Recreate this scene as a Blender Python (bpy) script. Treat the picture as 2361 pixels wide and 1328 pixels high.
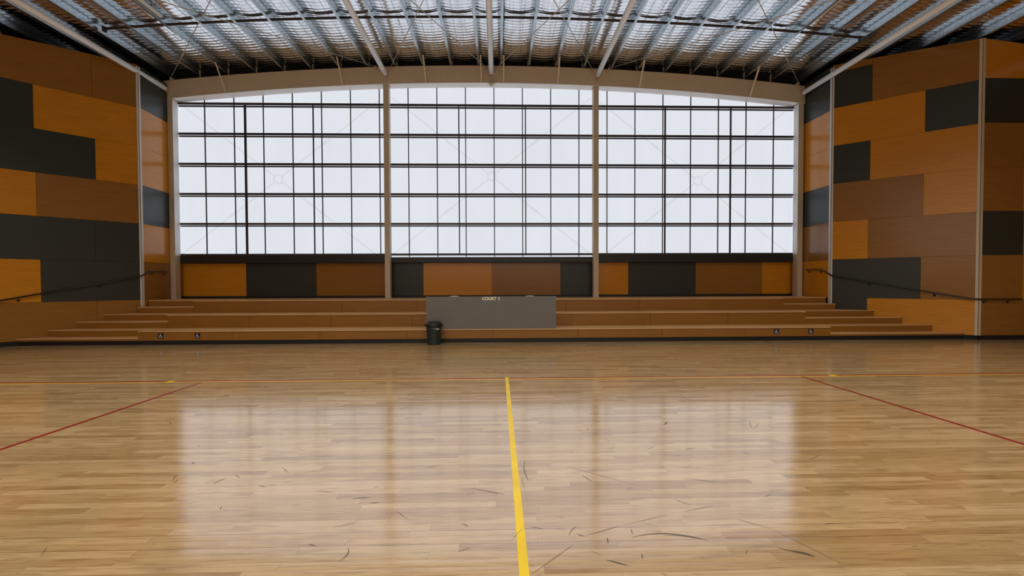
import bpy, math, random
from mathutils import Vector, Matrix
random.seed(7)
for o in list(bpy.data.objects): bpy.data.objects.remove(o, do_unlink=True)
S = bpy.context.scene
COL = S.collection

# ------------------------------------------------------------------ camera
W, H = 2361, 1328
F, CX, CY, PIT, YAW, ROL = 1037.5, 1177.5, 675.0, -.0215, .0272, -.0037
def cam_axes(p, y, r):
    cp, sp, cy, sy, cr, sr = math.cos(p), math.sin(p), math.cos(y), math.sin(y), math.cos(r), math.sin(r)
    f = Vector((sy*cp, cy*cp, sp)); rt = Vector((cy, -sy, 0)); up = rt.cross(f)
    return cr*rt + sr*up, -sr*rt + cr*up, f
rt, up, fw = cam_axes(PIT, YAW, ROL)
cd = bpy.data.cameras.new('camera'); cam = bpy.data.objects.new('camera', cd); COL.objects.link(cam)
cd.sensor_width = 36; cd.sensor_fit = 'HORIZONTAL'; cd.lens = F/W*36
cd.shift_x = (W/2-CX)/W; cd.shift_y = (CY-H/2)/W
cd.clip_start = .05; cd.clip_end = 200
m = Matrix((rt, up, -fw)).transposed().to_4x4(); m.translation = (0, 0, 1.6)
cam.matrix_world = m
S.camera = cam

# ------------------------------------------------------------------ light
S.view_settings.view_transform = 'Standard'; S.view_settings.look = 'None'
S.view_settings.gamma = 1; S.view_settings.use_curve_mapping = False
S.view_settings.exposure = 0
WINDOW_GLOW = .85        # radiance of the translucent sheeting seen in the photograph
REAR_GLOW = 1.1          # added fill panel in the far end, brightens faces towards the viewer
FILL_LAMPS = [(x, y) for y in (-10.5, -4.5, 1.5, 6.0) for x in (-9.3, -3.1, 3.1, 9.3)]     # fill lamps added to brighten the floor, all behind or above the viewer
FILL_W = 124
world = bpy.data.worlds.new('sky'); S.world = world; world.use_nodes = True
wn = world.node_tree.nodes['Background']; wn.inputs[0].default_value = (.86, .9, 1, 1); wn.inputs[1].default_value = .9

# ------------------------------------------------------------------ materials
class N:
    """tiny node helper"""
    def __init__(s, name):
        s.m = bpy.data.materials.new(name); s.m.use_nodes = True; s.t = s.m.node_tree
        s.b = s.t.nodes['Principled BSDF']; s.out = s.t.nodes['Material Output']
    def n(s, typ, **k):
        d = s.t.nodes.new(typ)
        for a, v in k.items(): setattr(d, a, v)
        return d
    def l(s, a, b): s.t.links.new(a, b)
    def put(s, sock, v):
        if hasattr(v, 'is_output'): s.l(v, sock)
        else: sock.default_value = v
    def math(s, op, a, b=0., c=0.):
        d = s.n('ShaderNodeMath', operation=op)
        s.put(d.inputs[0], a); s.put(d.inputs[1], b); s.put(d.inputs[2], c)
        return d.outputs[0]
    def mix(s, f, a, b, mode='MIX'):
        d = s.n('ShaderNodeMix', data_type='RGBA', blend_type=mode)
        s.put(d.inputs[0], f); s.put(d.inputs[6], a); s.put(d.inputs[7], b)
        return d.outputs[2]
    def coord(s, scale=(1, 1, 1), which='Object'):
        c = s.n('ShaderNodeTexCoord'); mp = s.n('ShaderNodeMapping'); mp.inputs['Scale'].default_value = scale
        s.l(c.outputs[which], mp.inputs[0]); return mp.outputs[0]
    def noise(s, vec, scale=5, detail=3, rough=.5):
        d = s.n('ShaderNodeTexNoise'); d.inputs['Scale'].default_value = scale
        d.inputs['Detail'].default_value = detail; d.inputs['Roughness'].default_value = rough
        s.l(vec, d.inputs['Vector']); return d.outputs['Fac']
    def ramp(s, f, stops):
        d = s.n('ShaderNodeValToRGB'); e = d.color_ramp.elements
        while len(e) < len(stops): e.new(.5)
        for i, (p, c) in enumerate(stops): e[i].position = p; e[i].color = (*c, 1) if len(c) == 3 else c
        s.l(f, d.inputs[0]); return d.outputs[0]
    def bump(s, h, dist=.002, strength=.5):
        d = s.n('ShaderNodeBump'); d.inputs['Distance'].default_value = dist; d.inputs['Strength'].default_value = strength
        s.l(h, d.inputs['Height']); s.l(d.outputs[0], s.b.inputs['Normal'])
    def set(s, **k):
        for a, v in k.items(): s.put(s.b.inputs[a.replace('_', ' ')], v)
        return s.m
def c3(r, g, b): return (r, g, b, 1)

def plain(name, col, rough=.5, metal=0., var=.12, spec=.5, scale=3):
    k = N(name); v = k.noise(k.coord(), scale, 4)
    c = k.ramp(v, [(.3, tuple(x*(1-var) for x in col)), (.7, tuple(min(1, x*(1+var)) for x in col))])
    return k.set(Base_Color=c, Roughness=rough, Metallic=metal, Specular_IOR_Level=spec)

def plywood(name, col, rough=.2, var=.18, spec=.5, along='x'):
    k = N(name)
    sc = (1.2, 1.2, 18) if along == 'x' else (18, 18, 1.2)
    g = k.noise(k.coord(sc), 1.5, 5, .6); f = k.noise(k.coord((60, 60, 60)), 2, 2)
    big = k.noise(k.coord((.6, .6, .6)), 1, 2)
    t = k.math('ADD', k.math('MULTIPLY', g, .6), k.math('ADD', k.math('MULTIPLY', f, .2), k.math('MULTIPLY', big, .2)))
    c = k.ramp(t, [(.3, tuple(x*(1-var) for x in col)), (.7, tuple(min(1, x*(1+var)) for x in col))])
    return k.set(Base_Color=c, Roughness=rough, Specular_IOR_Level=spec)

M = {}
M['orange'] = plywood('orange stained plywood', (.60, .232, .011))
M['brown'] = plywood('brown stained plywood', (.30, .128, .023))
M['charcoal'] = plywood('charcoal stained plywood', (.029, .033, .027), var=.1, rough=.35)
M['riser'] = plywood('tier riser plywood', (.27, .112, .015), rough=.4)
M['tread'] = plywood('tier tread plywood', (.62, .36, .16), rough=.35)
M['backing'] = plain('black wall backing', (.006, .006, .006), .8)
M['kick'] = plain('black skirting', (.006, .006, .007), .5)
M['sill'] = plain('dark sill flashing', (.018, .018, .021), .35)
M['cream'] = plain('cream painted steel', (.60, .50, .38), .4, var=.04)
M['litcream'] = plain('lit cream steel', (.82, .70, .53), .4, var=.04)  # the cream again, lightened as if lit, for the fly braces
M['white'] = plain('white painted steel', (.90, .89, .86), .35, var=.03)
M['lit_face'] = plain('window-lit white', (.88, .88, .88), .4, var=.02)  # white stands in for window light on cream steel
M['galv'] = plain('galvanised steel', (.44, .50, .53), .22, metal=.95, var=.2, scale=14)
M['rail'] = plain('dark bronze rail', (.045, .035, .035), .4)
M['mullion'] = plain('dark glazing bar', (.03, .025, .035), .4)
M['bridging'] = plain('dark bridging steel', (.035, .025, .022), .5)
M['rod'] = plain('steel tie rod', (.55, .50, .45), .4, metal=.2)
M['trim'] = plain('corner trim', (.66, .64, .60), .35, var=.03)
M['black'] = plain('black painted steel', (.012, .011, .010), .35)
M['board'] = plain('grey laminate', (.16, .145, .14), .45, var=.05)
M['letter'] = plain('cream lettering', (.85, .80, .62), .5, var=.02)
M['bin'] = plain('dark green plastic', (.012, .024, .024), .4)
M['binlid'] = plain('black plastic', (.008, .010, .009), .35)
M['whiteplastic'] = plain('white plastic', (.78, .76, .72), .4, var=.03)
M['stickerblue'] = plain('dark blue sticker', (.008, .007, .03), .35)
M['stickerwhite'] = plain('white sticker print', (.75, .78, .85), .4, var=.02)
M['yellow'] = plain('yellow court paint', (.72, .50, .012), .32, var=.10)
M['amber'] = plain('amber court paint', (.62, .33, .03), .35, var=.1)
M['red'] = plain('red court paint', (.22, .012, .008), .35, var=.1)
M['scuff'] = plain('dark rubber scuff', (.09, .07, .055), .5)
M['outer'] = plain('grey brace paint', (.10, .10, .11), .5)
M['outwall'] = plywood('plain hall wall', (.34, .17, .06), rough=.5)

def glow(name, strength, see, col):
    """translucent sheeting lit from outside: it gives off daylight and lets a little of what is behind show through"""
    k = N(name)
    em = k.n('ShaderNodeEmission'); v = k.noise(k.coord((.9, .9, .35)), 1.2, 2)
    c = k.ramp(v, [(.3, tuple(x*.95 for x in col)), (.7, col)])
    k.l(c, em.inputs[0]); em.inputs[1].default_value = strength
    tr = k.n('ShaderNodeBsdfTransparent'); mx = k.n('ShaderNodeMixShader'); mx.inputs[0].default_value = see
    k.l(em.outputs[0], mx.inputs[1]); k.l(tr.outputs[0], mx.inputs[2]); k.l(mx.outputs[0], k.out.inputs[0])
    return k.m
M['pane'] = glow('translucent window sheet', WINDOW_GLOW, .34, (.90, .93, 1.0))
M['rearfill'] = glow('added rear fill glow', REAR_GLOW, 0, (1.0, .90, .76))  # added glow behind the viewer, fills the surfaces facing it

# foil faced insulation
k = N('foil insulation'); cc = k.coord()
n1 = k.noise(cc, 26, 5, .65); n2 = k.noise(cc, 5, 3)
k.bump(k.math('ADD', n1, k.math('MULTIPLY', n2, .7)), .010, .13)
M['foil'] = k.set(Base_Color=k.ramp(n2, [(.3, (.84, .86, .90)), (.7, (.93, .95, .98))]), Metallic=1., Roughness=.09)
M['mesh_wire'] = plain('mesh wire', (.10, .10, .11), .4, metal=.3)

# sprung timber floor, boards run along x
k = N('maple strip floor')
tc = k.n('ShaderNodeTexCoord'); sx = k.n('ShaderNodeSeparateXYZ'); k.l(tc.outputs['Object'], sx.inputs[0])
X, Y = sx.outputs[0], sx.outputs[1]
BW = .076
wob = k.math('MULTIPLY', Y, 1/BW)
row = k.math('FLOOR', wob); fr = k.math('FRACT', wob)
def wn2(a, b):
    cb = k.n('ShaderNodeCombineXYZ'); k.put(cb.inputs[0], a); k.put(cb.inputs[1], b)
    w_ = k.n('ShaderNodeTexWhiteNoise', noise_dimensions='2D'); k.l(cb.outputs[0], w_.inputs[0]); return w_.outputs[0]
r1 = wn2(row, 3.3); r2 = wn2(row, 9.1)
blen = k.math('ADD', k.math('MULTIPLY', r2, .9), .9)
bx = k.math('DIVIDE', k.math('ADD', X, k.math('MULTIPLY', r1, 7.7)), blen)
bid = k.math('FLOOR', bx); bfr = k.math('FRACT', bx)
rb = wn2(row, bid)
cb = k.n('ShaderNodeCombineXYZ'); k.l(X, cb.inputs[0]); k.l(Y, cb.inputs[1]); k.l(k.math('MULTIPLY', rb, 30), cb.inputs[2])
mp = k.n('ShaderNodeMapping'); mp.inputs['Scale'].default_value = (1.3, 34, 1); k.l(cb.outputs[0], mp.inputs[0])
g = k.noise(mp.outputs[0], 2.2, 6, .66)
mp2 = k.n('ShaderNodeMapping'); mp2.inputs['Scale'].default_value = (2.0, 9, 1); k.l(cb.outputs[0], mp2.inputs[0])
g2 = k.noise(mp2.outputs[0], 1.1, 3, .5)
base = k.ramp(rb, [(0, (.36, .225, .10)), (.25, (.42, .275, .135)), (.6, (.47, .32, .165)), (1, (.54, .38, .21))])
grain = k.ramp(g, [(.30, (.50, .42, .32)), (.52, (1, 1, 1)), (.8, (1.0, 1.0, 1.0))])
c = k.mix(.75, base, grain, 'MULTIPLY')
streak = k.ramp(g2, [(.56, (0, 0, 0)), (.74, (1, 1, 1))])
c = k.mix(k.math('MULTIPLY', streak, .55), c, c3(.22, .11, .045))
mp4 = k.n('ShaderNodeMapping'); mp4.inputs['Scale'].default_value = (2.6, 70, 1); k.l(cb.outputs[0], mp4.inputs[0])
dash = k.ramp(k.noise(mp4.outputs[0], 1.3, 2, .5), [(.63, (0, 0, 0)), (.72, (1, 1, 1))])
c = k.mix(k.math('MULTIPLY', dash, .55), c, c3(.16, .075, .03))
vor = k.n('ShaderNodeTexVoronoi'); vor.inputs['Scale'].default_value = 1.0
mp3 = k.n('ShaderNodeMapping'); mp3.inputs['Scale'].default_value = (1.1, 3.2, 1); k.l(cb.outputs[0], mp3.inputs[0]); k.l(mp3.outputs[0], vor.inputs['Vector'])
knot = k.ramp(vor.outputs['Distance'], [(.012, (1, 1, 1)), (.045, (0, 0, 0))])
c = k.mix(k.math('MULTIPLY', knot, .7), c, c3(.08, .035, .015))
# gaps between boards: some are open, most are tight
edge = k.math('MINIMUM', fr, k.math('SUBTRACT', 1., fr))
ropen = wn2(row, 21.7)
gw = k.math('ADD', .016, k.math('MULTIPLY', k.math('GREATER_THAN', ropen, .66), .028))
gap = k.math('LESS_THAN', fr, gw)
gdark = k.math('ADD', .42, k.math('MULTIPLY', k.math('GREATER_THAN', ropen, .66), .5))
endgap = k.math('LESS_THAN', k.math('MULTIPLY', bfr, blen), .0016)
gmask = k.math('MAXIMUM', k.math('MULTIPLY', gap, gdark), k.math('MULTIPLY', endgap, .6))
c = k.mix(gmask, c, c3(.06, .03, .015))
# each board is cupped / tilted by a hair, which smears mirror images towards the viewer
tilt = k.math('MULTIPLY', k.math('SUBTRACT', wn2(row, 55.5), .5), .016)
cup = k.math('MULTIPLY', k.math('SUBTRACT', fr, .5), .018)
ny = k.math('ADD', tilt, cup)
nn = k.n('ShaderNodeCombineXYZ'); nx = k.math('MULTIPLY', k.math('SUBTRACT', rb, .5), .004)
k.l(nx, nn.inputs[0]); k.l(ny, nn.inputs[1]); nn.inputs[2].default_value = 1
nv = k.n('ShaderNodeVectorMath', operation='NORMALIZE'); k.l(nn.outputs[0], nv.inputs[0])
rn = k.noise(k.coord((1.2, 3, 1)), 1.5, 3)
k.l(nv.outputs[0], k.b.inputs['Normal'])
M['floor'] = k.set(Base_Color=c, IOR=3.2, Roughness=k.math('ADD', .08, k.math('MULTIPLY', rn, .10)), Specular_IOR_Level=.5)

# ------------------------------------------------------------------ builders
def wloc(o):
    v = Vector((0, 0, 0))
    while o: v += o.location; o = o.parent
    return v
def link(name, vs, fs, mat, parent=None, smooth=False, base=None):
    """one mesh object whose origin sits at the middle of its base; vs are world coordinates"""
    xs, ys, zs = zip(*vs)
    o0 = Vector(base) if base else Vector(((min(xs)+max(xs))/2, (min(ys)+max(ys))/2, min(zs)))
    me = bpy.data.meshes.new(name)
    me.from_pydata([tuple(Vector(v)-o0) for v in vs], [], fs); me.update()
    me.materials.append(M[mat] if isinstance(mat, str) else mat)
    if smooth:
        for p in me.polygons: p.use_smooth = True
    o = bpy.data.objects.new(name, me); COL.objects.link(o)
    if parent: o.parent = parent; o.location = o0 - wloc(parent)
    else: o.location = o0
    return o
def tag(o, label, cat, group=None):
    o['label'] = label; o['category'] = cat
    if group: o['group'] = group
    return o
def struct(o, label=None):
    o['kind'] = 'structure'
    if label: o['label'] = label
    return o
def empty(name, loc):
    o = bpy.data.objects.new(name, None); o.empty_display_size = .2; COL.objects.link(o); o.location = loc; return o

class B:
    """collects shapes for one mesh"""
    def __init__(s): s.v = []; s.f = []
    def add(s, vs, fs):
        n = len(s.v); s.v += [tuple(v) for v in vs]; s.f += [tuple(i+n for i in f) for f in fs]; return s
    def box(s, x0, x1, y0, y1, z0, z1):
        return s.prism([(x0, y0), (x1, y0), (x1, y1), (x0, y1)], z0, z1)
    def prism(s, pts, z0, z1):
        """vertical prism over a counter-clockwise outline; z0/z1 may be lists per corner"""
        n = len(pts)
        a = z0 if isinstance(z0, (list, tuple)) else [z0]*n; b = z1 if isinstance(z1, (list, tuple)) else [z1]*n
        vs = [(p[0], p[1], a[i]) for i, p in enumerate(pts)] + [(p[0], p[1], b[i]) for i, p in enumerate(pts)]
        fs = [tuple(range(n-1, -1, -1)), tuple(range(n, 2*n))] + [(i, (i+1) % n, (i+1) % n+n, i+n) for i in range(n)]
        return s.add(vs, fs)
    def extr_y(s, pts, y0, y1):
        """outline in x,z (counter-clockwise seen from -y) extruded along y"""
        n = len(pts)
        vs = [(p[0], y0, p[1]) for p in pts] + [(p[0], y1, p[1]) for p in pts]
        fs = [tuple(range(n)), tuple(range(2*n-1, n-1, -1))] + [((i+1) % n, i, i+n, (i+1) % n+n) for i in range(n)]
        return s.add(vs, fs)
    def tube(s, pts, r, seg=12, caps=True):
        pts = [Vector(p) for p in pts]; n = len(pts); rings = []
        rs = r if isinstance(r, (list, tuple)) else [r]*n
        ref = None
        for i, p in enumerate(pts):
            d = (pts[min(i+1, n-1)]-pts[max(i-1, 0)]).normalized()
            if ref is None:
                ref = Vector((0, 0, 1)) if abs(d.z) < .9 else Vector((1, 0, 0))
            u = (ref - d*ref.dot(d)).normalized(); w = d.cross(u); ref = u
            rings.append([p + (u*math.cos(a)+w*math.sin(a))*rs[i] for a in [2*math.pi*j/seg for j in range(seg)]])
        vs = [v for rg in rings for v in rg]; fs = []
        for i in range(n-1):
            for j in range(seg):
                a = i*seg+j; b = i*seg+(j+1) % seg; fs.append((a, b, b+seg, a+seg))
        if caps: fs.append(tuple(range(seg-1, -1, -1))); fs.append(tuple((n-1)*seg+j for j in range(seg)))
        return s.add(vs, fs)
    def lathe(s, c, prof, seg=32):
        vs = []; fs = []; n = len(prof)
        for (r, z) in prof:
            for j in range(seg):
                a = 2*math.pi*j/seg; vs.append((c[0]+r*math.cos(a), c[1]+r*math.sin(a), c[2]+z))
        for i in range(n-1):
            for j in range(seg):
                a = i*seg+j; b = i*seg+(j+1) % seg; fs.append((a, b, b+seg, a+seg))
        fs.append(tuple(range(seg-1, -1, -1))); fs.append(tuple((n-1)*seg+j for j in range(seg)))
        return s.add(vs, fs)
    def obj(s, name, mat, parent=None, smooth=False, base=None): return link(name, s.v, s.f, mat, parent, smooth, base)

def arched(b_, x0, x1, zb, zt, y0, y1, n=48):
    vs = []; fs = []
    for i in range(n+1):
        x = x0+(x1-x0)*i/n
        vs += [(x, y0, zb(x)), (x, y1, zb(x)), (x, y1, zt(x)), (x, y0, zt(x))]
    for i in range(n):
        a = 4*i; c = a+4
        for j in range(4): fs.append((a+(j+1) % 4, a+j, c+j, c+(j+1) % 4))
    fs += [(0, 1, 2, 3), (4*n+3, 4*n+2, 4*n+1, 4*n)]
    return b_.add(vs, fs)

ORD = ['first', 'second', 'third', 'fourth', 'fifth', 'sixth', 'seventh', 'eighth', 'ninth', 'tenth', 'eleventh', 'twelfth', 'thirteenth', 'fourteenth', 'fifteenth', 'sixteenth']
XC = -.21                                  # centre line of the hall
YC = 15.30                                 # front face of the steel frame
def z_purlin(x): return 8.93-.0040*(x-XC)**2      # underside of the purlins
def z_btop(x): return 8.91-.0051*(x-XC)**2        # top of the arched beam
def z_bbot(x): return 8.33-.0053*(x-XC)**2
LA, LB = Vector((-10.835, 13.98)), Vector((-12.975, 11.758))      # angled wall, left
RA, RB = Vector((10.565, 14.04)), Vector((13.118, 11.958))     # angled wall, right
LN, RN = Vector((-10.97, 15.74)), Vector((10.57, 15.74))         # far ends of the narrow returns
XO = 16.0; YF = -18.0

# ------------------------------------------------------------------ floor
fl = B().box(-XO, XO, YF, 15.9, -.12, 0).obj('floor', 'floor', base=(0, 0, 0)); struct(fl, 'glossy pale timber strip floor of the sports hall')

# ------------------------------------------------------------------ ceiling
ceil = empty('ceiling', (0, 0, 8.9)); struct(ceil, 'curved roof underside of silver foil insulation')
PX = [-.63-.93*i for i in range(17)][::-1] + [.13+.93*i for i in range(17)]
def blanket(name, ylist, fine):
    vs = []; fs = []
    cols = []
    nb = 8 if fine else 2
    for a, b in zip(PX[:-1], PX[1:]):
        for j in range(nb): cols.append((a+(b-a)*j/nb, j/nb))
    cols.append((PX[-1], 0))
    rnd = random.Random(3)
    tab = {}
    for yi, y in enumerate(ylist):
        for xi, (x, t) in enumerate(cols):
            sag = 4*t*(1-t)
            z = z_purlin(x)+.215-.055*sag
            if fine:
                ph = (y/.15) % 1.0; kk = int(y/.15)
                key = (kk, xi//nb)
                if key not in tab: tab[key] = (rnd.uniform(.5, 1.3), rnd.uniform(-.2, .2))
                am, sk = tab[key]
                z -= .0085*am*abs(math.sin(math.pi*ph))**.7*(.35+.65*min(1, 4*sag))
                z += .002*math.sin(x*31+y*7)+.0015*math.sin(y*53+x*17)
                tt = abs(((t*3) % 1)-.5)*2
                z += .004*(tt**4)*sag
            vs.append((x, y, z))
    n = len(cols)
    for i in range(len(ylist)-1):
        for j in range(n-1):
            a = i*n+j; fs.append((a, a+1, a+n+1, a+n))
    # give the blanket its thickness
    k0 = len(vs); vs += [(v[0], v[1], z_purlin(v[0])+.30) for v in (vs[0], vs[n-1], vs[k0-n], vs[k0-1])]
    return link(name, vs, fs, 'foil', ceil, smooth=True)
ys_f = [9.6+.025*i for i in range(int((15.72-9.6)/.025)+1)]
blanket('foil_blanket', ys_f, True)['label'] = 'crinkled silver foil blanket over the end bay'
blanket('foil_blanket', [YF+i*.92 for i in range(31)], False)
# roof sheets above the blanket
vs = []; fs = []
for i in range(41):
    x = -XO+i*2*XO/40
    for y in (YF-.2, 16.1): vs.append((x, y, z_purlin(x)+.34))
fs = [(2*i, 2*i+2, 2*i+3, 2*i+1) for i in range(40)]
link('roof_sheet', vs, fs, 'backing', ceil)
# wire netting that carries the blanket: one stuff part
wm = B()
for a, b in zip(PX[:-1], PX[1:]):
    if b < -13.6 or a > 13.6: continue
    for t in (1/3, 2/3):
        x = a+(b-a)*t; z = z_purlin(x)+.215-.055*4*t*(1-t)-.007
        wm.box(x-.0022, x+.0022, 9.8, 15.7, z-.0045, z)
    for i in range(int((15.7-9.8)/.15)):
        y = 9.8+.15*i+ (9.6/.15 % 1)*0
        y = math.floor(y/.15)*.15+.15
        pts = [(a+(b-a)*t, y, z_purlin(a+(b-a)*t)+.215-.055*4*t*(1-t)-.004) for t in [j/6 for j in range(7)]]
        n = len(pts); v = []
        for p in pts: v += [(p[0], y-.0025, p[2]), (p[0], y+.0025, p[2])]
        wm.add(v, [(2*j, 2*j+1, 2*j+3, 2*j+2) for j in range(n-1)])
w = wm.obj('wire_netting', 'mesh_wire', ceil); w['kind'] = 'stuff'

# ------------------------------------------------------------------ walls
def inward(A, B):
    d = (B-A).normalized(); n = Vector((-d.y, d.x)); mid = (A+B)/2
    return n if n.dot(Vector((0, 5))-mid) > 0 else -n
def wall_slab(b, A, B_, z0, zt, t=.12):
    n = inward(A, B_); p = [A, B_, B_-n*t, A-n*t]
    z1 = [zt(q.x) if callable(zt) else zt for q in p]
    area = sum(p[i].x*p[(i+1) % 4].y-p[(i+1) % 4].x*p[i].y for i in range(4))
    if area < 0: p = p[::-1]; z1 = z1[::-1]
    b.prism([(q.x, q.y) for q in p], z0, z1); return b
PNAME = dict(orange='orange stained panel', brown='brown stained panel', charcoal='charcoal stained panel')
def panel(parent, A, B_, s0, s1, z0, z1, mat, t=.016):
    d = (B_-A).normalized(); n = inward(A, B_); g = .0025
    a, c = A+d*(s0+g), A+d*(s1-g)
    p = [a+n*.001, c+n*.001, c+n*t, a+n*t]
    zt = [z1(q.x) if callable(z1) else z1-g for q in p]
    area = sum(p[i].x*p[(i+1) % 4].y-p[(i+1) % 4].x*p[i].y for i in range(4))
    if area < 0: p = p[::-1]; zt = zt[::-1]
    o = B().prism([(q.x, q.y) for q in p], z0+g, zt).obj('wall_panel', mat, parent)
    o['label'] = PNAME[mat]; return o
def wtop(x): return z_purlin(x)-.055 if x > 0 else min(z_purlin(x)-.055, 8.205+.094*(x+10.83))
def row_set(zs): return [(.12, zs[0])]+list(zip(zs[:-1], zs[1:]))+[(zs[-1], wtop)]
def rows(parent, A, B_, table):
    for (s0, s1, zi, mat) in table:
        z0, z1 = zi
        panel(parent, A, B_, s0, s1, z0, z1, mat)
low, r0, r1_, r2_, r3_, r4_, top = row_set([1.135, 2.278, 3.440, 4.602, 5.765, 6.925])      # joint heights, left
b = B(); wall_slab(b, LA, LB, 0, wtop); wl = b.obj('wall_left', 'backing'); struct(wl, 'angled left wall clad in orange, brown and charcoal panels')
LEN = (LB-LA).length
rows(wl, LA, LB, [(0, 1.02, top, 'brown'), (1.02, LEN, top, 'brown'),
    (0, 2.18, r4_, 'orange'), (2.18, LEN, r4_, 'charcoal'),
    (0, .98, r3_, 'orange'), (.98, LEN, r3_, 'charcoal'),
    (0, 2.165, r2_, 'brown'), (2.165, LEN, r2_, 'orange'),
    (0, 1.02, r1_, 'charcoal'), (1.02, LEN, r1_, 'charcoal'),
    (0, 2.12, r0, 'charcoal'), (2.12, LEN, r0, 'orange'),
    (0, 1.02, low, 'brown'), (1.02, LEN, low, 'brown')])
low, r0, r1_, r2_, r3_, r4_, top = row_set([1.10, 2.310, 3.502, 4.695, 5.885, 7.065])       # joint heights, right
b = B(); wall_slab(b, RA, RB, 0, wtop); wr = b.obj('wall_right', 'backing'); struct(wr, 'angled right wall clad in orange, brown and charcoal panels')
LEN = (RB-RA).length
rows(wr, RA, RB, [(0, .975, (7.065, 8.16), 'charcoal'), (.975, LEN, top, 'brown'),
    (0, 2.17, r4_, 'orange'), (2.17, LEN, r4_, 'charcoal'),
    (0, .946, r3_, 'charcoal'), (.946, LEN, r3_, 'orange'),
    (0, 2.155, r2_, 'brown'), (2.155, LEN, r2_, 'orange'),
    (0, .922, r1_, 'orange'), (.922, LEN, r1_, 'brown'),
    (0, 2.12, r0, 'charcoal'), (2.12, LEN, r0, 'brown'),
    (0, .912, low, 'charcoal'), (.912, LEN, low, 'orange')])
panel(wr, RA, RB, 0, .975, 8.16, wtop, 'brown')
# narrow returns between the angled walls and the window wall
def wtop_n(x): return min(wtop(x), 8.40)
b = B(); wall_slab(b, LA, LN, 0, wtop_n); wln = b.obj('wall_left_return', 'backing'); struct(wln, 'narrow left wall strip beside the window')
LEN = (LN-LA).length
low, r0, r1_, r2_, r3_, r4_, top = row_set([1.135, 2.29, 3.455, 4.62, 5.785, 6.95])
rows(wln, LA, LN, [(0, LEN, (6.95, wtop_n), 'charcoal'), (0, LEN, r4_, 'orange'), (0, LEN, r3_, 'orange'), (0, LEN, r2_, 'charcoal'),
    (0, LEN, r1_, 'orange'), (0, LEN, r0, 'brown'), (0, LEN, low, 'orange')])
b = B(); wall_slab(b, RA, RN, 0, wtop_n); wrn = b.obj('wall_right_return', 'backing'); struct(wrn, 'narrow right wall strip beside the window')
LEN = (RN-RA).length
low, r0, r1_, r2_, r3_, r4_, top = row_set([1.10, 2.300, 3.49, 4.68, 5.865, 7.03])
rows(wrn, RA, RN, [(0, LEN, (7.03, wtop_n), 'charcoal'), (0, LEN, r4_, 'orange'), (0, LEN, r3_, 'orange'), (0, LEN, r2_, 'charcoal'),
    (0, LEN, r1_, 'brown'), (0, LEN, r0, 'orange'), (0, LEN, low, 'charcoal')])
# flank walls facing the hall, beyond the angled walls
RC = Vector((XO, RB.y)); LC = Vector((-XO, LB.y))
low, r0, r1_, r2_, r3_, r4_, top = row_set([1.10, 2.320, 3.515, 4.71, 5.905, 7.10])
b = B(); wall_slab(b, RB, RC, 0, wtop); wrf = b.obj('wall_right_flank', 'backing'); struct(wrf, 'right flank wall facing the court')
LEN = XO-RB.x
rows(wrf, RB, RC, [(0, LEN, top, 'orange'), (0, LEN, r4_, 'charcoal'), (0, LEN, r3_, 'brown'), (0, 1.20, r2_, 'brown'), (1.20, LEN, r2_, 'orange'),
    (0, 1.23, r1_, 'charcoal'), (1.23, LEN, r1_, 'orange'), (0, 1.235, r0, 'brown'), (1.235, LEN, r0, 'orange'), (0, 1.24, low, 'brown'), (1.24, LEN, low, 'brown')])
b = B(); wall_slab(b, LB, LC, 0, wtop); wlf = b.obj('wall_left_flank', 'backing'); struct(wlf)
LEN = XO+LB.x
rows(wlf, LB, LC, [(0, LEN, top, 'orange'), (0, LEN, r4_, 'charcoal'), (0, LEN, r3_, 'brown'), (0, LEN, r2_, 'orange'),
    (0, LEN, r1_, 'charcoal'), (0, LEN, r0, 'brown'), (0, LEN, low, 'brown')])
# back wall: panel band under the window, black gable behind the beam
wb = B().box(-11.3, 10.9, 15.76, 15.9, 0, 2.60).obj('wall_back', 'backing'); struct(wb, 'low panelled back wall under the tall window')
BJ = [(-10.97, -8.68, 'orange'), (-8.68, -6.29, 'charcoal'), (-6.29, -3.75, 'brown'), (-3.75, -2.61, 'charcoal'), (-2.61, -.22, 'orange'),
      (-.22, 2.18, 'brown'), (2.18, 3.35, 'charcoal'), (3.35, 4.575, 'orange'), (4.575, 6.97, 'charcoal'), (6.97, 9.36, 'brown'), (9.36, 10.56, 'orange')]
for x0, x1, mt in BJ:
    o = B().box(x0+.003, x1-.003, 15.744, 15.76, 1.185, 2.305).obj('wall_panel', mt, wb); o['label'] = PNAME[mt]
gab = B()
arched(gab, -11.2, 10.8, lambda x: z_bbot(x)+.112, lambda x: z_purlin(x)+.33, 15.74, 15.84)
for x0_, x1_ in ((-XO, -11.2), (10.8, XO)): gab.box(x0_, x1_, 15.74, 15.84, 0, z_purlin(x1_ if x0_ < 0 else x0_)+.33)
struct(gab.obj('wall_gable', 'backing'), 'dark gable above the arched beam')
# remaining hall shell (side walls and far end behind the viewer)
for nm, x0, x1, ye in (('wall_left_side', -XO-.12, -XO, LB.y), ('wall_right_side', XO, XO+.12, RB.y)):
    struct(B().box(x0, x1, YF, 15.84, 0, z_purlin(XO)+.30).obj(nm, 'outwall'), 'plain side wall of the hall')
wf = B(); wf.box(-XO, XO, YF-.12, YF, 0, 2.6); wf.box(-XO, -11, YF-.12, YF, 2.6, 8.2); wf.box(11, XO, YF-.12, YF, 2.6, 8.2)
struct(wf.obj('wall_front', 'outwall'), 'end wall behind the viewer')
rfill = B().box(-11, 11, YF-.10, YF-.04, 2.6, 8.3).obj('window_4', 'rearfill'); struct(rfill, 'added glowing fill panel in the end behind the viewer')  # unseen glowing panel put in as fill light

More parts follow.
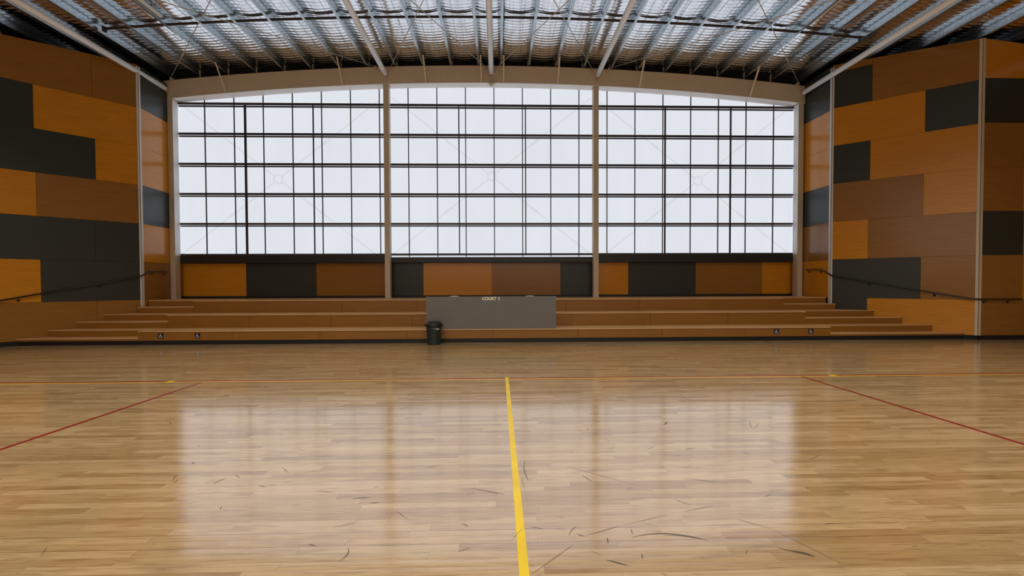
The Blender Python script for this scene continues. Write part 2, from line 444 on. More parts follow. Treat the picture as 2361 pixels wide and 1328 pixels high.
# corner trims
def corner(name, P, z0, z1, mat, dirs, w=.075):
    b_ = B()
    for D in dirs:
        n = inward(P, P+D*2)
        q = [P+n*.017, P+D*w+n*.017, P+D*w+n*.026, P+n*.026]
        area = sum(q[i].x*q[(i+1) % 4].y-q[(i+1) % 4].x*q[i].y for i in range(4))
        if area < 0: q = q[::-1]
        b_.prism([(v.x, v.y) for v in q], z0, z1)
    return struct(b_.obj(name, mat), 'pale metal corner trim')
def u(a, b_): return (b_-a).normalized()
corner('trim_1', LA, .745, 8.15, 'trim', [u(LA, LB)*.55, u(LA, LN)]); corner('trim_2', RA, .745, 8.34, 'trim', [u(RA, RB)*.55, u(RA, RN)])
corner('trim_3', RB, .12, 8.165, 'cream', [u(RB, RA)*.8, u(RB, RC)*.9])
corner('trim_4', LB, .12, 7.98, 'cream', [u(LB, LA)*.8, u(LB, LC)*.9])

# skirtings
def skirt(name, A, B_, z0=0, z1=.12, t=.03):
    b_ = B(); n = inward(A, B_); q = [A, B_, B_+n*t, A+n*t]
    area = sum(q[i].x*q[(i+1) % 4].y-q[(i+1) % 4].x*q[i].y for i in range(4))
    if area < 0: q = q[::-1]
    b_.prism([(v.x, v.y) for v in q], z0, z1); return struct(b_.obj(name, 'kick'), 'black skirting')
skirt('baseboard_right', RB, RC); skirt('baseboard_left', LB, LC)
struct(B().box(-10.93, 10.53, 15.72, 15.76, 1.113, 1.185).obj('baseboard_back', 'kick'), 'black skirting above the top tier')

# ------------------------------------------------------------------ tiered seating
D1, TD, HT = 12.10, .825, .37
def xl(y): # inner face of left angled / return wall at depth y
    if y <= LB.y: return -XO+.02
    if y < LA.y: t = (y-LB.y)/(LA.y-LB.y); return LB.x+(LA.x-LB.x)*t+.035
    t = (y-LA.y)/(LN.y-LA.y); return LA.x+(LN.x-LA.x)*t+.035
def xr(y):
    if y <= RB.y: return XO-.02
    if y < RA.y: t = (y-RB.y)/(RA.y-RB.y); return RB.x+(RA.x-RB.x)*t-.035
    t = (y-RA.y)/(RN.y-RA.y); return RA.x+(RN.x-RA.x)*t-.035
SL = [-9.50, -9.32, -9.15]; SR = [9.12, 8.98, 8.85]        # where the aisle steps begin on each tier
bl = empty('tiered_seating', (XC, D1, 0)); tag(bl, 'three-tier orange plywood seating platform below the tall window', 'bleachers')
def slab(b_, x0f, x1f, y0, y1, z0, z1): # x limits as functions of y or numbers
    g = lambda f, y: f(y) if callable(f) else f
    if callable(x0f) and y0 < LA.y < y1 or callable(x1f) and y0 < RA.y < y1:
        pts = [(g(x0f, y0), y0), (g(x1f, y0), y0)]
        if callable(x1f) and y0 < RA.y < y1: pts.append((g(x1f, RA.y), RA.y))
        pts += [(g(x1f, y1), y1), (g(x0f, y1), y1)]
        if callable(x0f) and y0 < LA.y < y1: pts.append((g(x0f, LA.y), LA.y))
    else: pts = [(g(x0f, y0), y0), (g(x1f, y0), y0), (g(x1f, y1), y1), (g(x0f, y1), y1)]
    b_.prism(pts, z0, z1)
Y1 = [D1, D1+TD, D1+2*TD, 15.72]
for i in range(3):
    y0, y1, z = Y1[i], Y1[i+1], HT*(i+1)
    zb = .115 if i == 0 else HT*i+.001
    rb_ = B(); xs2 = []; J = [[-.16+2.3*k_ for k_ in range(-4, 5)], [-.18+2.29*k_ for k_ in range(-4, 5)], [-.20+2.27*k_ for k_ in range(-4, 5)]][i]
    xs2 = [SL[i]]+[j for j in J if SL[i]+.3 < j < SR[i]-.3]+[SR[i]]
    for a, c in zip(xs2[:-1], xs2[1:]): rb_.box(a+.0035, c-.0035, y0, y0+.02, zb, z-.028)
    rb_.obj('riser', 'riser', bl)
    tb = B()
    slab(tb, SL[i], SR[i], y0-.022, y1-.001, z-.027, z)
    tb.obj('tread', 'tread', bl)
    # carcass so the platform is solid
    B().box(SL[i]+.01, SR[i]-.01, y0+.022, y1-.002, .0 if i == 0 else HT*i+.002, z-.03).obj('carcass', 'backing', bl)
kb = B(); slab(kb, lambda y: xl(max(y, 12.2)), xr, D1+.02, D1+.05, .001, .114); kb.obj('kick_board', 'kick', bl)
kb2 = B()
# aisle steps left and right, half the height of a tier
for side in (0, 1):
    st = empty('aisle_steps', ((-11 if side == 0 else 10.6), D1, 0))
    tag(st, 'flight of narrow wooden aisle steps at the %s end of the seating' % ('left', 'right')[side], 'steps', 'aisle steps at both ends of the seating')
    for i in range(3):
        for h in (0, 1):
            y0 = Y1[i]+h*TD/2; y1 = Y1[i]+TD/2 if h == 0 else Y1[i+1]
            z = HT*i+HT/2*(h+1); zb = .115 if (i == 0 and h == 0) else z-HT/2+.001
            if side == 0: a, c = xl, SL[i]-.001
            else: a, c = SR[i]+.001, xr
            if i == 2 and side == 0: a = lambda y: max(xl(y), LA.x+.06)
            if i == 2 and side == 1: c = lambda y: min(xr(y), RA.x-.06)
            if i == 1 and h == 1:      # corner of the second tread left open beside the top steps
                fb = B()
                if side == 0: slab(fb, xl, LA.x+.058, Y1[2], LA.y-.005, z-.023, z)
                else: slab(fb, RA.x-.058, xr, Y1[2], RA.y-.005, z-.023, z)
                fb.obj('tread', 'tread', st)
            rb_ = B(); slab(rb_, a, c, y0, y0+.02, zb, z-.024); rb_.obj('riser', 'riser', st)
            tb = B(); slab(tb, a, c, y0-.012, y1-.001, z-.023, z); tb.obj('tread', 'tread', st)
            cb_ = B(); slab(cb_, a, c, y0+.021, y1-.002, max(0.001, zb if (i or h) else 0.001), z-.025); cb_.obj('carcass', 'backing', st)

# ------------------------------------------------------------------ window
COLX = [-10.85, -3.74, 3.34, 10.43]        # column centres
MX0 = -.128; MS = .983
YG = 15.72; YR = 15.60
def z_glass(x): return z_bbot(x)+.10
RZ = [2.60+1.013*i for i in range(6)]      # rail centres, lowest is the sill rail
bay_words = ['left bay', 'middle bay', 'right bay']
post = [[-8.56, -6.28], [-1.335, .955], [5.82, 8.13]]
for bi in range(3):
    x0, x1 = COLX[bi]+.05, COLX[bi+1]-.05
    wn_ = empty('window_%d' % (bi+1), ((x0+x1)/2, YG, 2.5)); struct(wn_, 'tall translucent window, ' + bay_words[bi])
    # glazing sheet following the arch
    n = 24; outl = [(x0, 2.50), (x1, 2.50)]+[(x1-(x1-x0)*i/n, z_glass(x1-(x1-x0)*i/n)) for i in range(n+1)]
    gb = B().extr_y(outl, YG, YG+.012); gb.obj('glazing', 'pane', wn_)
    for ri, z in enumerate(RZ):
        rb_ = B()
        if ri == 0:
            rb_.box(x0, x1, YR-.03, YR+.10, z-.035, z+.03)
        else:   # channel girt: deep upper flange, slim lower flange set back, web open to light
            rb_.box(x0, x1, YR-.02, YR+.045, z+.004, z+.066)
            rb_.box(x0, x1, YR+.045, YR+.105, z-.05, z-.010)
            rb_.box(x0, x1, YR+.045, YR+.055, z-.03, z+.05) if False else None
        r_ = rb_.obj('rail', 'rail', wn_)
    # sheet joints
    k_ = -12
    while k_ < 12:
        x = MX0+MS*k_
        if x0+.06 < x < x1-.04:
            B().box(x-.015, x+.015, YG-.03, YG-.002, 2.52, z_bbot(x)+.02).obj('mullion', 'mullion', wn_)
        k_ += 1
    for pi, x in enumerate(post[bi]):
        wd = .034 if (bi == 0 and pi == 0) else (.024 if bi == 2 else .018)
        B().box(x-wd, x+wd, YR+.0, YR+.04, 2.62, RZ[5]-.01).obj('girt_brace', 'mullion', wn_)
    if bi == 0: B().box(COLX[0]+.089, COLX[0]+.097, YC+.012, YR-.04, 2.56, z_bbot(COLX[0])-.02).obj('lit_face', 'lit_face', wn_)  # white strips paint window light on the outer columns' inner sides
    if bi == 2: B().box(COLX[3]-.097, COLX[3]-.089, YC+.012, YR-.04, 2.56, z_bbot(COLX[3])-.02).obj('lit_face', 'lit_face', wn_)
    # sill flashing
    B().box(x0, x1, YR-.05 if bi != 1 else YR-.05, YG-.006, 2.315, 2.50 if bi == 1 else 2.56).obj('sill', 'sill', wn_)
    # outside cross bracing, seen dimly through the sheeting
    xc = (-7.63, -.217, 7.12)[bi]; zc = (5.24, 5.36, 5.22)[bi]
    cbx = empty('cross_brace', (xc, 15.93, zc)); tag(cbx, 'faint rod cross brace with centre ring behind the %s of the window' % bay_words[bi], 'brace', 'cross braces outside the window')
    ring = []
    rg = B().tube([(xc+.15*math.cos(a), 15.93, zc+.15*math.sin(a)) for a in [2*math.pi*i/28 for i in range(29)]], .030, 8, False)
    rg.obj('ring', 'outer', cbx, True)
    dx = (COLX[bi+1]-COLX[bi])/2-.04; dz = 2.75
    for sx_ in (-1, 1):
        for sz_ in (-1, 1):
            e = Vector((xc+sx_*dx, 15.93, zc+sz_*dz)); d = (e-Vector((xc, 15.93, zc))).normalized()
            s_ = Vector((xc, 15.93, zc))+d*.13
            rr = B().tube([s_, e], .025, 8)
            mid = s_+(e-s_)*.42; rr.tube([mid-d*.16, mid-d*.14, mid+d*.14, mid+d*.16], [.026, .046, .046, .026], 8)
            rr.obj('brace_rod', 'outer', cbx, True)

# ------------------------------------------------------------------ steel frame
place = ['at the far left of the window', 'left of the window middle', 'right of the window middle', 'at the far right of the window']
for i, x in enumerate(COLX):
    t = empty('steel_column', (x, YC+.15, 1.11)); tag(t, 'cream steel column standing on the top tier ' + place[i], 'column', 'steel columns in front of the window')
    w_ = .088
    B().box(x-w_, x+w_, YC+.01, YC+.255, 1.122, z_bbot(x)-.012).obj('shaft', 'cream', t)
    B().box(x-w_-.03, x+w_+.03, YC-.02, YC+.285, 1.1105, 1.122).obj('base_plate', 'cream', t)
    B().box(x-w_-.02, x+w_+.02, YC, YC+.27, z_bbot(x)-.012, z_bbot(x)+.004).obj('cap_plate', 'cream', t)
bm = empty('arched_beam', (XC, YC, 8.33)); tag(bm, 'deep cream arched steel beam over the tall window', 'beam')
arched(B(), -11.02, 10.60, lambda x: z_bbot(x)+.005, lambda x: z_btop(x)-.012, YC+.01, YC+.27).obj('girder', 'cream', bm)
arched(B(), -11.03, 10.61, lambda x: z_btop(x)-.012, z_btop, YC-.0, YC+.29).obj('top_flange', 'cream', bm)
arched(B(), -11.03, 10.61, lambda x: z_bbot(x)-.008+.012, lambda x: z_bbot(x)+.016, YC-.002, YC+.37).obj('bottom_flange', 'lit_face', bm)  # underside coloured white for the window light falling on it
# stiffener plates: the cleats that hold the purlins on the beam
# next frame towards the viewer, just out of view
b2 = empty('arched_beam', (XC, 7.65, 8.33)); tag(b2, 'arched steel rafter over the middle of the court', 'beam')
arched(B(), -15.9, 15.9, lambda x: z_purlin(x)-.5, lambda x: z_purlin(x)-.005, 7.6, 7.72).obj('girder', 'cream', b2)

# roof struts (round tubes)
TX = [(-10.88, 8.03), (-3.72, 8.56), (-.21, 8.62), (3.36, 8.58), (10.42, 8.05)]
tw = ['at the far left of the roof', 'left of the centre strut', 'in the centre of the roof', 'right of the centre strut', 'at the far right of the roof']
for i, (x, z) in enumerate(TX):
    t = empty('roof_strut', (x, 11.5, z-.08)); tag(t, 'round cream roof strut tube ' + tw[i], 'strut', 'tube struts running out from the arched beam')
    B().tube([(x, 7.74, z), (x, 15.05, z)], .080, 24).obj('tube', 'white', t, True)
    B().tube([(x, 15.05, z), (x, 15.12, z-.012), (x, 15.2, z-.03)], [.080, .072, .05], 24).obj('end_cone', 'white', t, True)
    B().box(x-.007, x+.007, 15.18, YC+.01, z-.12, z+.06).obj('gusset', 'cream', t)

# purlins
for i, x in enumerate(PX):
    side = 'left' if i < 17 else 'right'; k_ = 16-i if i < 17 else i-17
    if abs(x) > 15: continue
    z = z_purlin(x); s_ = 1 if side == 'left' else -1
    t = empty('purlin', (x, 12.5, z)); lab = 'galvanised roof purlin, %s to the %s of the centre strut' % (ORD[k_], side)
    tag(t, lab, 'purlin', 'galvanised purlins under the foil roof')
    y0, y1 = YF+.1, 15.62
    if abs(x) > 12.9: y1 = 12.9 if True else y1
    b_ = B()
    # Z section: bottom flange with lip, web, top flange
    b_.box(x-.034, x+.034, y0, y1, z, z+.003)
    b_.box(x-s_*.038-.0015, x-s_*.038+.0015, y0, y1, z+.003, z+.018)
    b_.box(x+s_*.034-.002, x+s_*.034+.002, y0, y1, z+.003, z+.2)
    b_.box(min(x+s_*.034, x+s_*.10), max(x+s_*.034, x+s_*.10), y0, y1, z+.2, z+.203)
    b_.obj('channel', 'galv', t)
    if abs(x-XC) < 10.4:
        B().box(x+s_*.045-.004, x+s_*.045+.004, YC+.06, YC+.12, z_btop(x), z+.17).obj('cleat', 'cream', t)
    # overlap sleeve nearer than the bridging bar
    b_ = B(); b_.box(x+s_*.040-.0015, x+s_*.040+.0015, YF+.2, 12.55, z+.006, z+.197); b_.obj('lap_sleeve', 'galv', t)

# bridging bar across the purlins
for (xa, xb) in [(-10.7, 10.35)]:
    bb = empty('bridging_bar', (XC, 12.72, 8.93)); tag(bb, 'dark bridging bar threaded across the roof purlins', 'bridging bar')
    arched(B(), xa, xb, lambda x: z_purlin(x)+.055, lambda x: z_purlin(x)+.115, 12.70, 12.735, 60).obj('bar', 'bridging', bb)
    for xe in (xa, xb): B().box(xe-.03, xe+.03, 12.66, 12.76, z_purlin(xe)+.0, z_purlin(xe)+.13).obj('end_bracket', 'bridging', bb)
    for x in PX:
        if xa < x < xb: B().box(x-.028, x+.028, 12.74, 12.80, z_purlin(x)+.02, z_purlin(x)+.06).obj('lug', 'bridging', bb)

# fly braces
FB = [-9.0, -5.16, -2.40, -.545, .205, 2.03, 4.81, 8.615]
fw_ = ['furthest left', 'second from the left', 'third from the left', 'just left of the centre strut', 'just right of the centre strut', 'third from the right', 'second from the right', 'furthest right']
for i, x in enumerate(FB):
    zt = z_purlin(x)+.02; b_ = B()
    dxt = (.06 if x < 0 else -.06)*abs(x)/9
    a = Vector((x+dxt, 14.66, zt)); c_ = Vector((x, 15.30, z_bbot(x)+.03))
    d = (c_-a); hw = .022
    vs = []
    for p in (a, c_):
        vs += [(p.x-hw, p.y, p.z), (p.x+hw, p.y, p.z), (p.x+hw, p.y-.002, p.z-.006), (p.x-hw, p.y-.002, p.z-.006)]
    b_.add(vs, [(0, 1, 2, 3), (7, 6, 5, 4), (0, 4, 5, 1), (1, 5, 6, 2), (2, 6, 7, 3), (3, 7, 4, 0)])
    vs = []
    for p in (a, c_):
        vs += [(p.x+hw-.004, p.y-.002, p.z), (p.x+hw, p.y-.002, p.z), (p.x+hw, p.y-.03, p.z-.03), (p.x+hw-.004, p.y-.03, p.z-.03)]
    b_.add(vs, [(0, 1, 2, 3), (7, 6, 5, 4), (0, 4, 5, 1), (1, 5, 6, 2), (2, 6, 7, 3), (3, 7, 4, 0)])
    tag(b_.obj('fly_brace', 'litcream'), 'angled fly brace from purlin to beam, ' + fw_[i], 'brace', 'fly braces in front of the arched beam')

# roof cross bracing rods
RD = [((-10.72, 15.2, 8.36), (-3.72, 7.75, 8.36), 'rising from the left end of the beam'),
      ((-4.05, 15.2, 8.80), (-10.8, 7.75, 7.85), 'running left from beside the left inner strut'),
      ((-3.55, 15.2, 8.78), (-.3, 7.75, 8.3), 'running right from beside the left inner strut'),
      ((-.35, 15.2, 8.78), (-3.65, 7.75, 8.3), 'running left from the foot of the centre strut'),
      ((-.05, 15.2, 8.78), (3.25, 7.75, 8.3), 'running right from the foot of the centre strut'),
      ((3.18, 15.2, 8.78), (-.1, 7.75, 8.3), 'running left from beside the right inner strut'),
      ((3.75, 15.2, 8.80), (10.4, 7.75, 7.9), 'running right from beside the right inner strut'),
      ((10.25, 15.2, 8.38), (3.5, 7.75, 8.4), 'rising from the right end of the beam')]
for a, c_, lb in RD:
    a, c_ = Vector(a), Vector(c_)
    t = empty('tie_rod', a); tag(t, 'thin roof tie rod ' + lb, 'tie rod', 'crossed tie rods under the roof')
    B().tube([a, c_], .011, 8).obj('rod', 'rod', t, True)
    d = (c_-a).normalized(); m_ = a+d*2.1
    B().tube([m_-d*.14, m_-d*.12, m_+d*.12, m_+d*.14], [.012, .021, .021, .012], 8).obj('turnbuckle', 'rod', t, True)
    B().box(a.x-.03, a.x+.03, 15.2, YC+.02, a.z-.045, a.z+.03).obj('lug', 'cream', t)

# small drop bracket with white dome at the beam centre
t = empty('dome_sensor', (XC, 15.2, 8.18)); tag(t, 'small white dome sensor on a bracket under the beam centre', 'sensor')
B().box(XC-.035, XC+.03, 15.24, YC+.005, 8.30, 8.60).obj('drop_bracket', 'cream', t)
B().prism([(XC-.14, 15.16), (XC+.14, 15.16), (XC+.14, YC-.003), (XC-.14, YC-.003)], 8.285, 8.30).obj('plate', 'cream', t)
B().lathe((XC+.0, 15.22, 8.18), [(.02, 0), (.05, .012), (.07, .05), (.072, .085), (.055, .105)], 20).obj('dome', 'whiteplastic', t, True)

# long batten lamp body under the foil on each side (unlit)
for sx_, x in (('left', -8.92), ('right', 8.60)):
    t = empty('batten_light', (x, 11.3, z_purlin(x)+.05)); tag(t, 'slim unlit batten light between the purlins on the %s side of the roof' % sx_, 'light')
    zz = z_purlin(x)+.06
    B().box(x-.035, x+.035, 10.0, 12.35, zz, zz+.05).obj('body', 'white', t)
    B().box(x-.02, x+.02, 10.02, 12.33, zz-.02, zz).obj('diffuser', 'whiteplastic', t)
    for yy in (10.3, 12.1): B().box(x-.004, x+.004, yy, yy+.02, zz+.05, z_purlin(x)+.19).obj('hanger', 'rod', t)

# fill lamps added above the court (they hang above and behind the viewer)
for li, (x, y) in enumerate(FILL_LAMPS):
    z = z_purlin(x)-.75
    t = empty('fill_lamp', (x, y, z)); tag(t, 'added fill lamp over the court, %s row, %s from the left' % (ORD[li//4], ORD[li % 4]), 'lamp', 'added fill lamps over the court')
    B().lathe((x, y, z), [(.26, .0), (.27, .02), (.16, .14), (.07, .20), (.05, .30)], 28).obj('housing', 'binlid', t, True)
    B().tube([(x, y, z+.29), (x, y, z+.76)], .006, 6).obj('cord', 'black', t)
    ld = bpy.data.lights.new('lamp', 'AREA'); ld.shape = 'DISK'; ld.size = .5; ld.energy = FILL_W; ld.color = (1, .93, .80); ld.spread = math.radians(140)
    lo = bpy.data.objects.new('lamp', ld); COL.objects.link(lo); lo.parent = t; lo.location = (0, 0, -.01)

# ------------------------------------------------------------------ handrails
def handrail(pts, brackets, label):
    t = empty('handrail', pts[len(pts)//2]); tag(t, label, 'handrail', 'wall handrails beside the aisle steps')
    P = [Vector(p) for p in pts]; sm = [P[0]]
    for i in range(1, len(P)-1):
        a, b_, c_ = P[i-1], P[i], P[i+1]; r = min(.08, (b_-a).length*.4, (c_-b_).length*.4)
        p0 = b_+(a-b_).normalized()*r; p2 = b_+(c_-b_).normalized()*r
        for j in range(5):
            q = j/4; sm.append(p0*(1-q)**2+b_*2*q*(1-q)+p2*q*q)
    sm.append(P[-1])
    B().tube(sm, .021, 12).obj('rail', 'black', t, True)
    for (p, w_) in brackets:
        p = Vector(p); w_ = Vector(w_)
        br = B().tube([p+Vector((0, 0, -.015)), p+Vector((0, 0, -.06)), w_+Vector((0, 0, -.075))], .008, 8)
        n = (w_-p).normalized(); q = w_+Vector((0, 0, -.075)); br.tube([q-n*.008, q+n*.001], .032, 14)
        br.obj('bracket', 'black', t, True)
def onwall(A, B_, s, z, off=.085): 
    d = (B_-A).normalized(); n = inward(A, B_); q = A+d*s+n*off; w_ = A+d*s+n*.018
    return (q.x, q.y, z), (w_.x, w_.y, z)
L1 = [onwall(LA, LN, 1.05, 2.00)[0], onwall(LA, LN, .24, 2.01)[0], onwall(LA, LB, .045, 1.84)[0], onwall(LA, LB, 3.0, 1.165)[0]]
handrail(L1, [onwall(LA, LN, .98, 2.0), onwall(LA, LN, .42, 2.01), onwall(LA, LB, .95, 1.633), onwall(LA, LB, 2.54, 1.269)], 'black pipe handrail on the left angled wall')
R1 = [onwall(RA, RN, 1.02, 2.015)[0], onwall(RA, RN, .30, 2.005)[0], onwall(RA, RB, .03, 1.80)[0], onwall(RA, RB, 3.19, 1.115)[0], onwall(RB, RC, .10, 1.11)[0], onwall(RB, RC, 1.15, 1.108)[0]]
handrail(R1, [onwall(RA, RN, .95, 2.015), onwall(RA, RN, .38, 2.005), onwall(RA, RB, .95, 1.60), onwall(RA, RB, 2.42, 1.282), onwall(RB, RC, .14, 1.11), onwall(RB, RC, .80, 1.109)], 'black pipe handrail on the right angled wall')

# ------------------------------------------------------------------ scorers' board, chairs, bin, stickers
t = empty('scorers_bench', (-.19, 12.2, HT)); tag(t, 'grey laminate scorers bench lettered COURT 1 on the lowest tier', 'bench')
B().box(-1.935, 1.553, 12.085, 12.11, HT+.001, 1.243).obj('front_panel', 'board', t)
for x in (-1.935, 1.533): B().box(x, x+.02, 12.111, 12.33, HT+.001, 1.243).obj('side_panel', 'board', t)
B().box(-1.914, 1.532, 12.111, 12.33, 1.06, 1.085).obj('shelf', 'board', t)
cu = bpy.data.curves.new('txt', 'FONT'); cu.body = 'COURT'; cu.size = .128; cu.extrude = .002; cu.offset = .0055; cu.align_x = 'CENTER'; cu.space_character = 1.03
to = bpy.data.objects.new('txt', cu); COL.objects.link(to)
bpy.context.view_layer.update()
me = bpy.data.meshes.new_from_object(to.evaluated_get(bpy.context.evaluated_depsgraph_get()))
bpy.data.objects.remove(to, do_unlink=True)
me.materials.clear(); me.materials.append(M['letter'])
xs3 = [v.co.x for v in me.vertices]; ys3 = [v.co.y for v in me.vertices]; wtx, htx = max(xs3)-min(xs3), max(ys3)-min(ys3)
for v in me.vertices:
    x_, y_, z_ = v.co; v.co = ((x_-(max(xs3)+min(xs3))/2)*.385/wtx, -z_, (y_-min(ys3))*.092/htx)
lt = bpy.data.objects.new('lettering', me); COL.objects.link(lt); lt.parent = t; lt.location = Vector((-.2475, 12.0825, 1.140))-t.location; lt['label'] = 'cream letters reading COURT'
one = B(); xo = .0155
one.extr_y([(xo-.010, 1.140), (xo+.010, 1.140), (xo+.010, 1.232), (xo-.006, 1.232), (xo-.012, 1.221), (xo-.030, 1.211), (xo-.030, 1.196), (xo-.010, 1.205)], 12.0805, 12.0845)
one.obj('numeral', 'letter', t)['label'] = 'cream numeral 1'

def chair(x, y, label):
    t = empty('plastic_chair', (x, y, HT)); tag(t, label, 'chair', 'white chairs behind the scorers bench')
    z = HT
    B().box(x-.21, x+.21, y-.20, y+.20, z+.43, z+.455).obj('seat', 'whiteplastic', t)
    # rounded back towards the court, its top just shows over the board
    n = 16; outl = [(x-.20, z+.47), (x+.20, z+.47)]+[(x+.20*math.cos(a), z+.812+.075*math.sin(a)) for a in [math.pi*i/n for i in range(n+1)]]
    B().extr_y(outl, y-.20, y-.18).obj('backrest', 'whiteplastic', t)
    for sx_ in (-1, 1):
        for sy_ in (-1, 1):
            B().tube([(x+sx_*.21, y+sy_*.19, z+.001), (x+sx_*.18, y+sy_*.17, z+.43)], .012, 8).obj('leg', 'rod', t, True)
chair(-1.21, 12.58, 'white chair whose rounded top peeks over the bench, left of the lettering')
chair(.87, 12.58, 'white chair whose rounded top peeks over the bench, right of the lettering')

t = empty('rubbish_bin', (-1.70, 11.84, 0)); tag(t, 'dark green round plastic rubbish bin in front of the grey bench', 'bin')
c0 = (-1.70, 11.84, 0)
bb = B(); seg = 48; prof = [(.166, .001), (.172, .02), (.190, .40), (.196, .49)]
vs = []; fs = []
for (r, z) in prof:
    for j in range(seg):
        a = 2*math.pi*j/seg; rr = r*(1+(.012 if (j//3) % 2 and z < .42 else 0)); vs.append((c0[0]+rr*math.cos(a), c0[1]+rr*math.sin(a), z))
for i in range(len(prof)-1):
    for j in range(seg): a = i*seg+j; b_ = i*seg+(j+1) % seg; fs.append((a, b_, b_+seg, a+seg))
fs.append(tuple(range(seg-1, -1, -1))); fs.append(tuple((len(prof)-1)*seg+j for j in range(seg)))
bb.add(vs, fs); bb.obj('body', 'bin', t, True)
B().lathe(c0, [(.200, .46), (.214, .47), (.216, .50), (.200, .505)], 48).obj('rim', 'binlid', t, True)
B().lathe(c0, [(.222, .505), (.226, .53), (.205, .555), (.188, .565), (.180, .590), (.150, .600), (.02, .603)], 48).obj('lid', 'binlid', t, True)
for s_ in (-1, 1):
    B().tube([(c0[0]+s_*.20, c0[1]-.05, .50), (c0[0]+s_*.238, c0[1]-.045, .50), (c0[0]+s_*.238, c0[1]+.045, .50), (c0[0]+s_*.20, c0[1]+.05, .50)], .014, 8).obj('handle', 'binlid', t, True)
# crumpled bin-bag edge showing pale under the rim
pts = [(c0[0]+.197*math.cos(a)+0, c0[1]+.207*math.sin(a), z) for a, z in [(-1.25, .435), (-1.12, .405), (-1.0, .40), (-.93, .425), (-.97, .45), (-.86, .41), (-.74, .40), (-.66, .435)]]
B().tube(pts, [.004, .008, .006, .009, .006, .008, .008, .004], 8).obj('bag_edge', 'whiteplastic', t, True)

def sticker(x, z, label):
    t = empty('access_sticker', (x, D1-.001, z-.07)); tag(t, label, 'sticker', 'wheelchair stickers on the lowest riser')
    y = D1-.001
    B().box(x-.070, x+.070, y-.002, y, z-.070, z+.070).obj('backing', 'stickerblue', t)
    ic = B(); yf = y-.0035
    def dot(cx_, cz_, r): ic.extr_y([(cx_+r*math.cos(a), cz_+r*math.sin(a)) for a in [2*math.pi*i/16 for i in range(16)]], yf, y-.002)
    def line(p, q, w_):
        p, q = Vector(p), Vector(q); d = (q-p).normalized(); n = Vector((d.y, -d.x))*w_/2
        ic.extr_y([tuple(p+n), tuple(q+n), tuple(q-n), tuple(p-n)], yf, y-.002)
    dot(x-.010, z+.046, .0095)
    line((x-.010, z+.036), (x-.006, z-.006), .013)
    line((x-.008, z+.014), (x+.020, z+.014), .009)
    line((x-.008, z-.004), (x+.022, z-.004), .011)
    line((x+.020, z-.002), (x+.034, z-.036), .011)
    line((x+.030, z-.036), (x+.046, z-.030), .009)
    # open wheel
    cx_, cz_, r = x-.006, z-.016, .034
    an = [math.radians(d) for d in range(118, 335, 12)]
    for a0, a1 in zip(an[:-1], an[1:]): line((cx_+r*math.cos(a0), cz_+r*math.sin(a0)), (cx_+r*math.cos(a1), cz_+r*math.sin(a1)), .009)
    ic.obj('wheelchair_symbol', 'stickerwhite', t)
sticker(-8.915, .237, 'dark blue wheelchair sticker nearest the left aisle steps')
sticker(-7.965, .234, 'dark blue wheelchair sticker second from the left aisle steps')
sticker(7.606, .243, 'dark blue wheelchair sticker second from the right aisle steps')
sticker(8.570, .243, 'dark blue wheelchair sticker nearest the right aisle steps')

# ------------------------------------------------------------------ court markings (thin paint films)
def strip(name, p, q, w_, mat, label, z=.0012, cat='court line', grp=None):
    p, q = Vector(p), Vector(q); d = (q-p).normalized(); n = Vector((-d.y, d.x))*w_/2
    pts = [p-n, q-n, q+n, p+n]
    o = B().prism([(v.x, v.y) for v in pts], .0002, z).obj(name, mat); tag(o, label, cat, grp); return o
strip('court_line', (.135, -6), (.135, 7.60), .056, 'yellow', 'thick yellow centre line running up the court', .0020)
strip('court_line', (-15.9, 7.535), (15.9, 7.535), .05, 'red', 'long thin red line across the court below the seating', .0012)
strip('court_line', (-15.9, 7.470), (15.9, 7.470), .055, 'amber', 'long thin amber line just in front of the long red line', .0010)
strip('court_line', (-4.842, 7.44), (-4.852, -4), .05, 'red', 'red line slanting to the left edge of the photo', .0014)
strip('court_line', (5.13, 7.44), (5.18, -4), .05, 'red', 'red line slanting to the right edge of the photo', .0014)
strip('court_tick', (-5.45, 7.50), (-5.34, 7.50), .13, 'yellow', 'short yellow tick on the long red line, left side', .0022)
strip('court_tick', (5.66, 7.50), (5.77, 7.50), .13, 'yellow', 'short yellow tick on the long red line, right side', .0022)
for i, (p, q, lb) in enumerate([((-9.545, 11.53), (-9.49, 12.05), 'leftmost of the short black marks at the foot of the seating'), ((-7.409, 11.57), (-7.32, 12.05), 'second short black mark from the left at the foot of the seating'),
                ((7.205, 12.06), (7.17, 11.59), 'third short black mark from the left at the foot of the seating'), ((9.185, 12.06), (9.12, 11.48), 'rightmost of the short black marks at the foot of the seating')]):
    strip('court_tick', p, q, .035, 'black', lb, .0012)

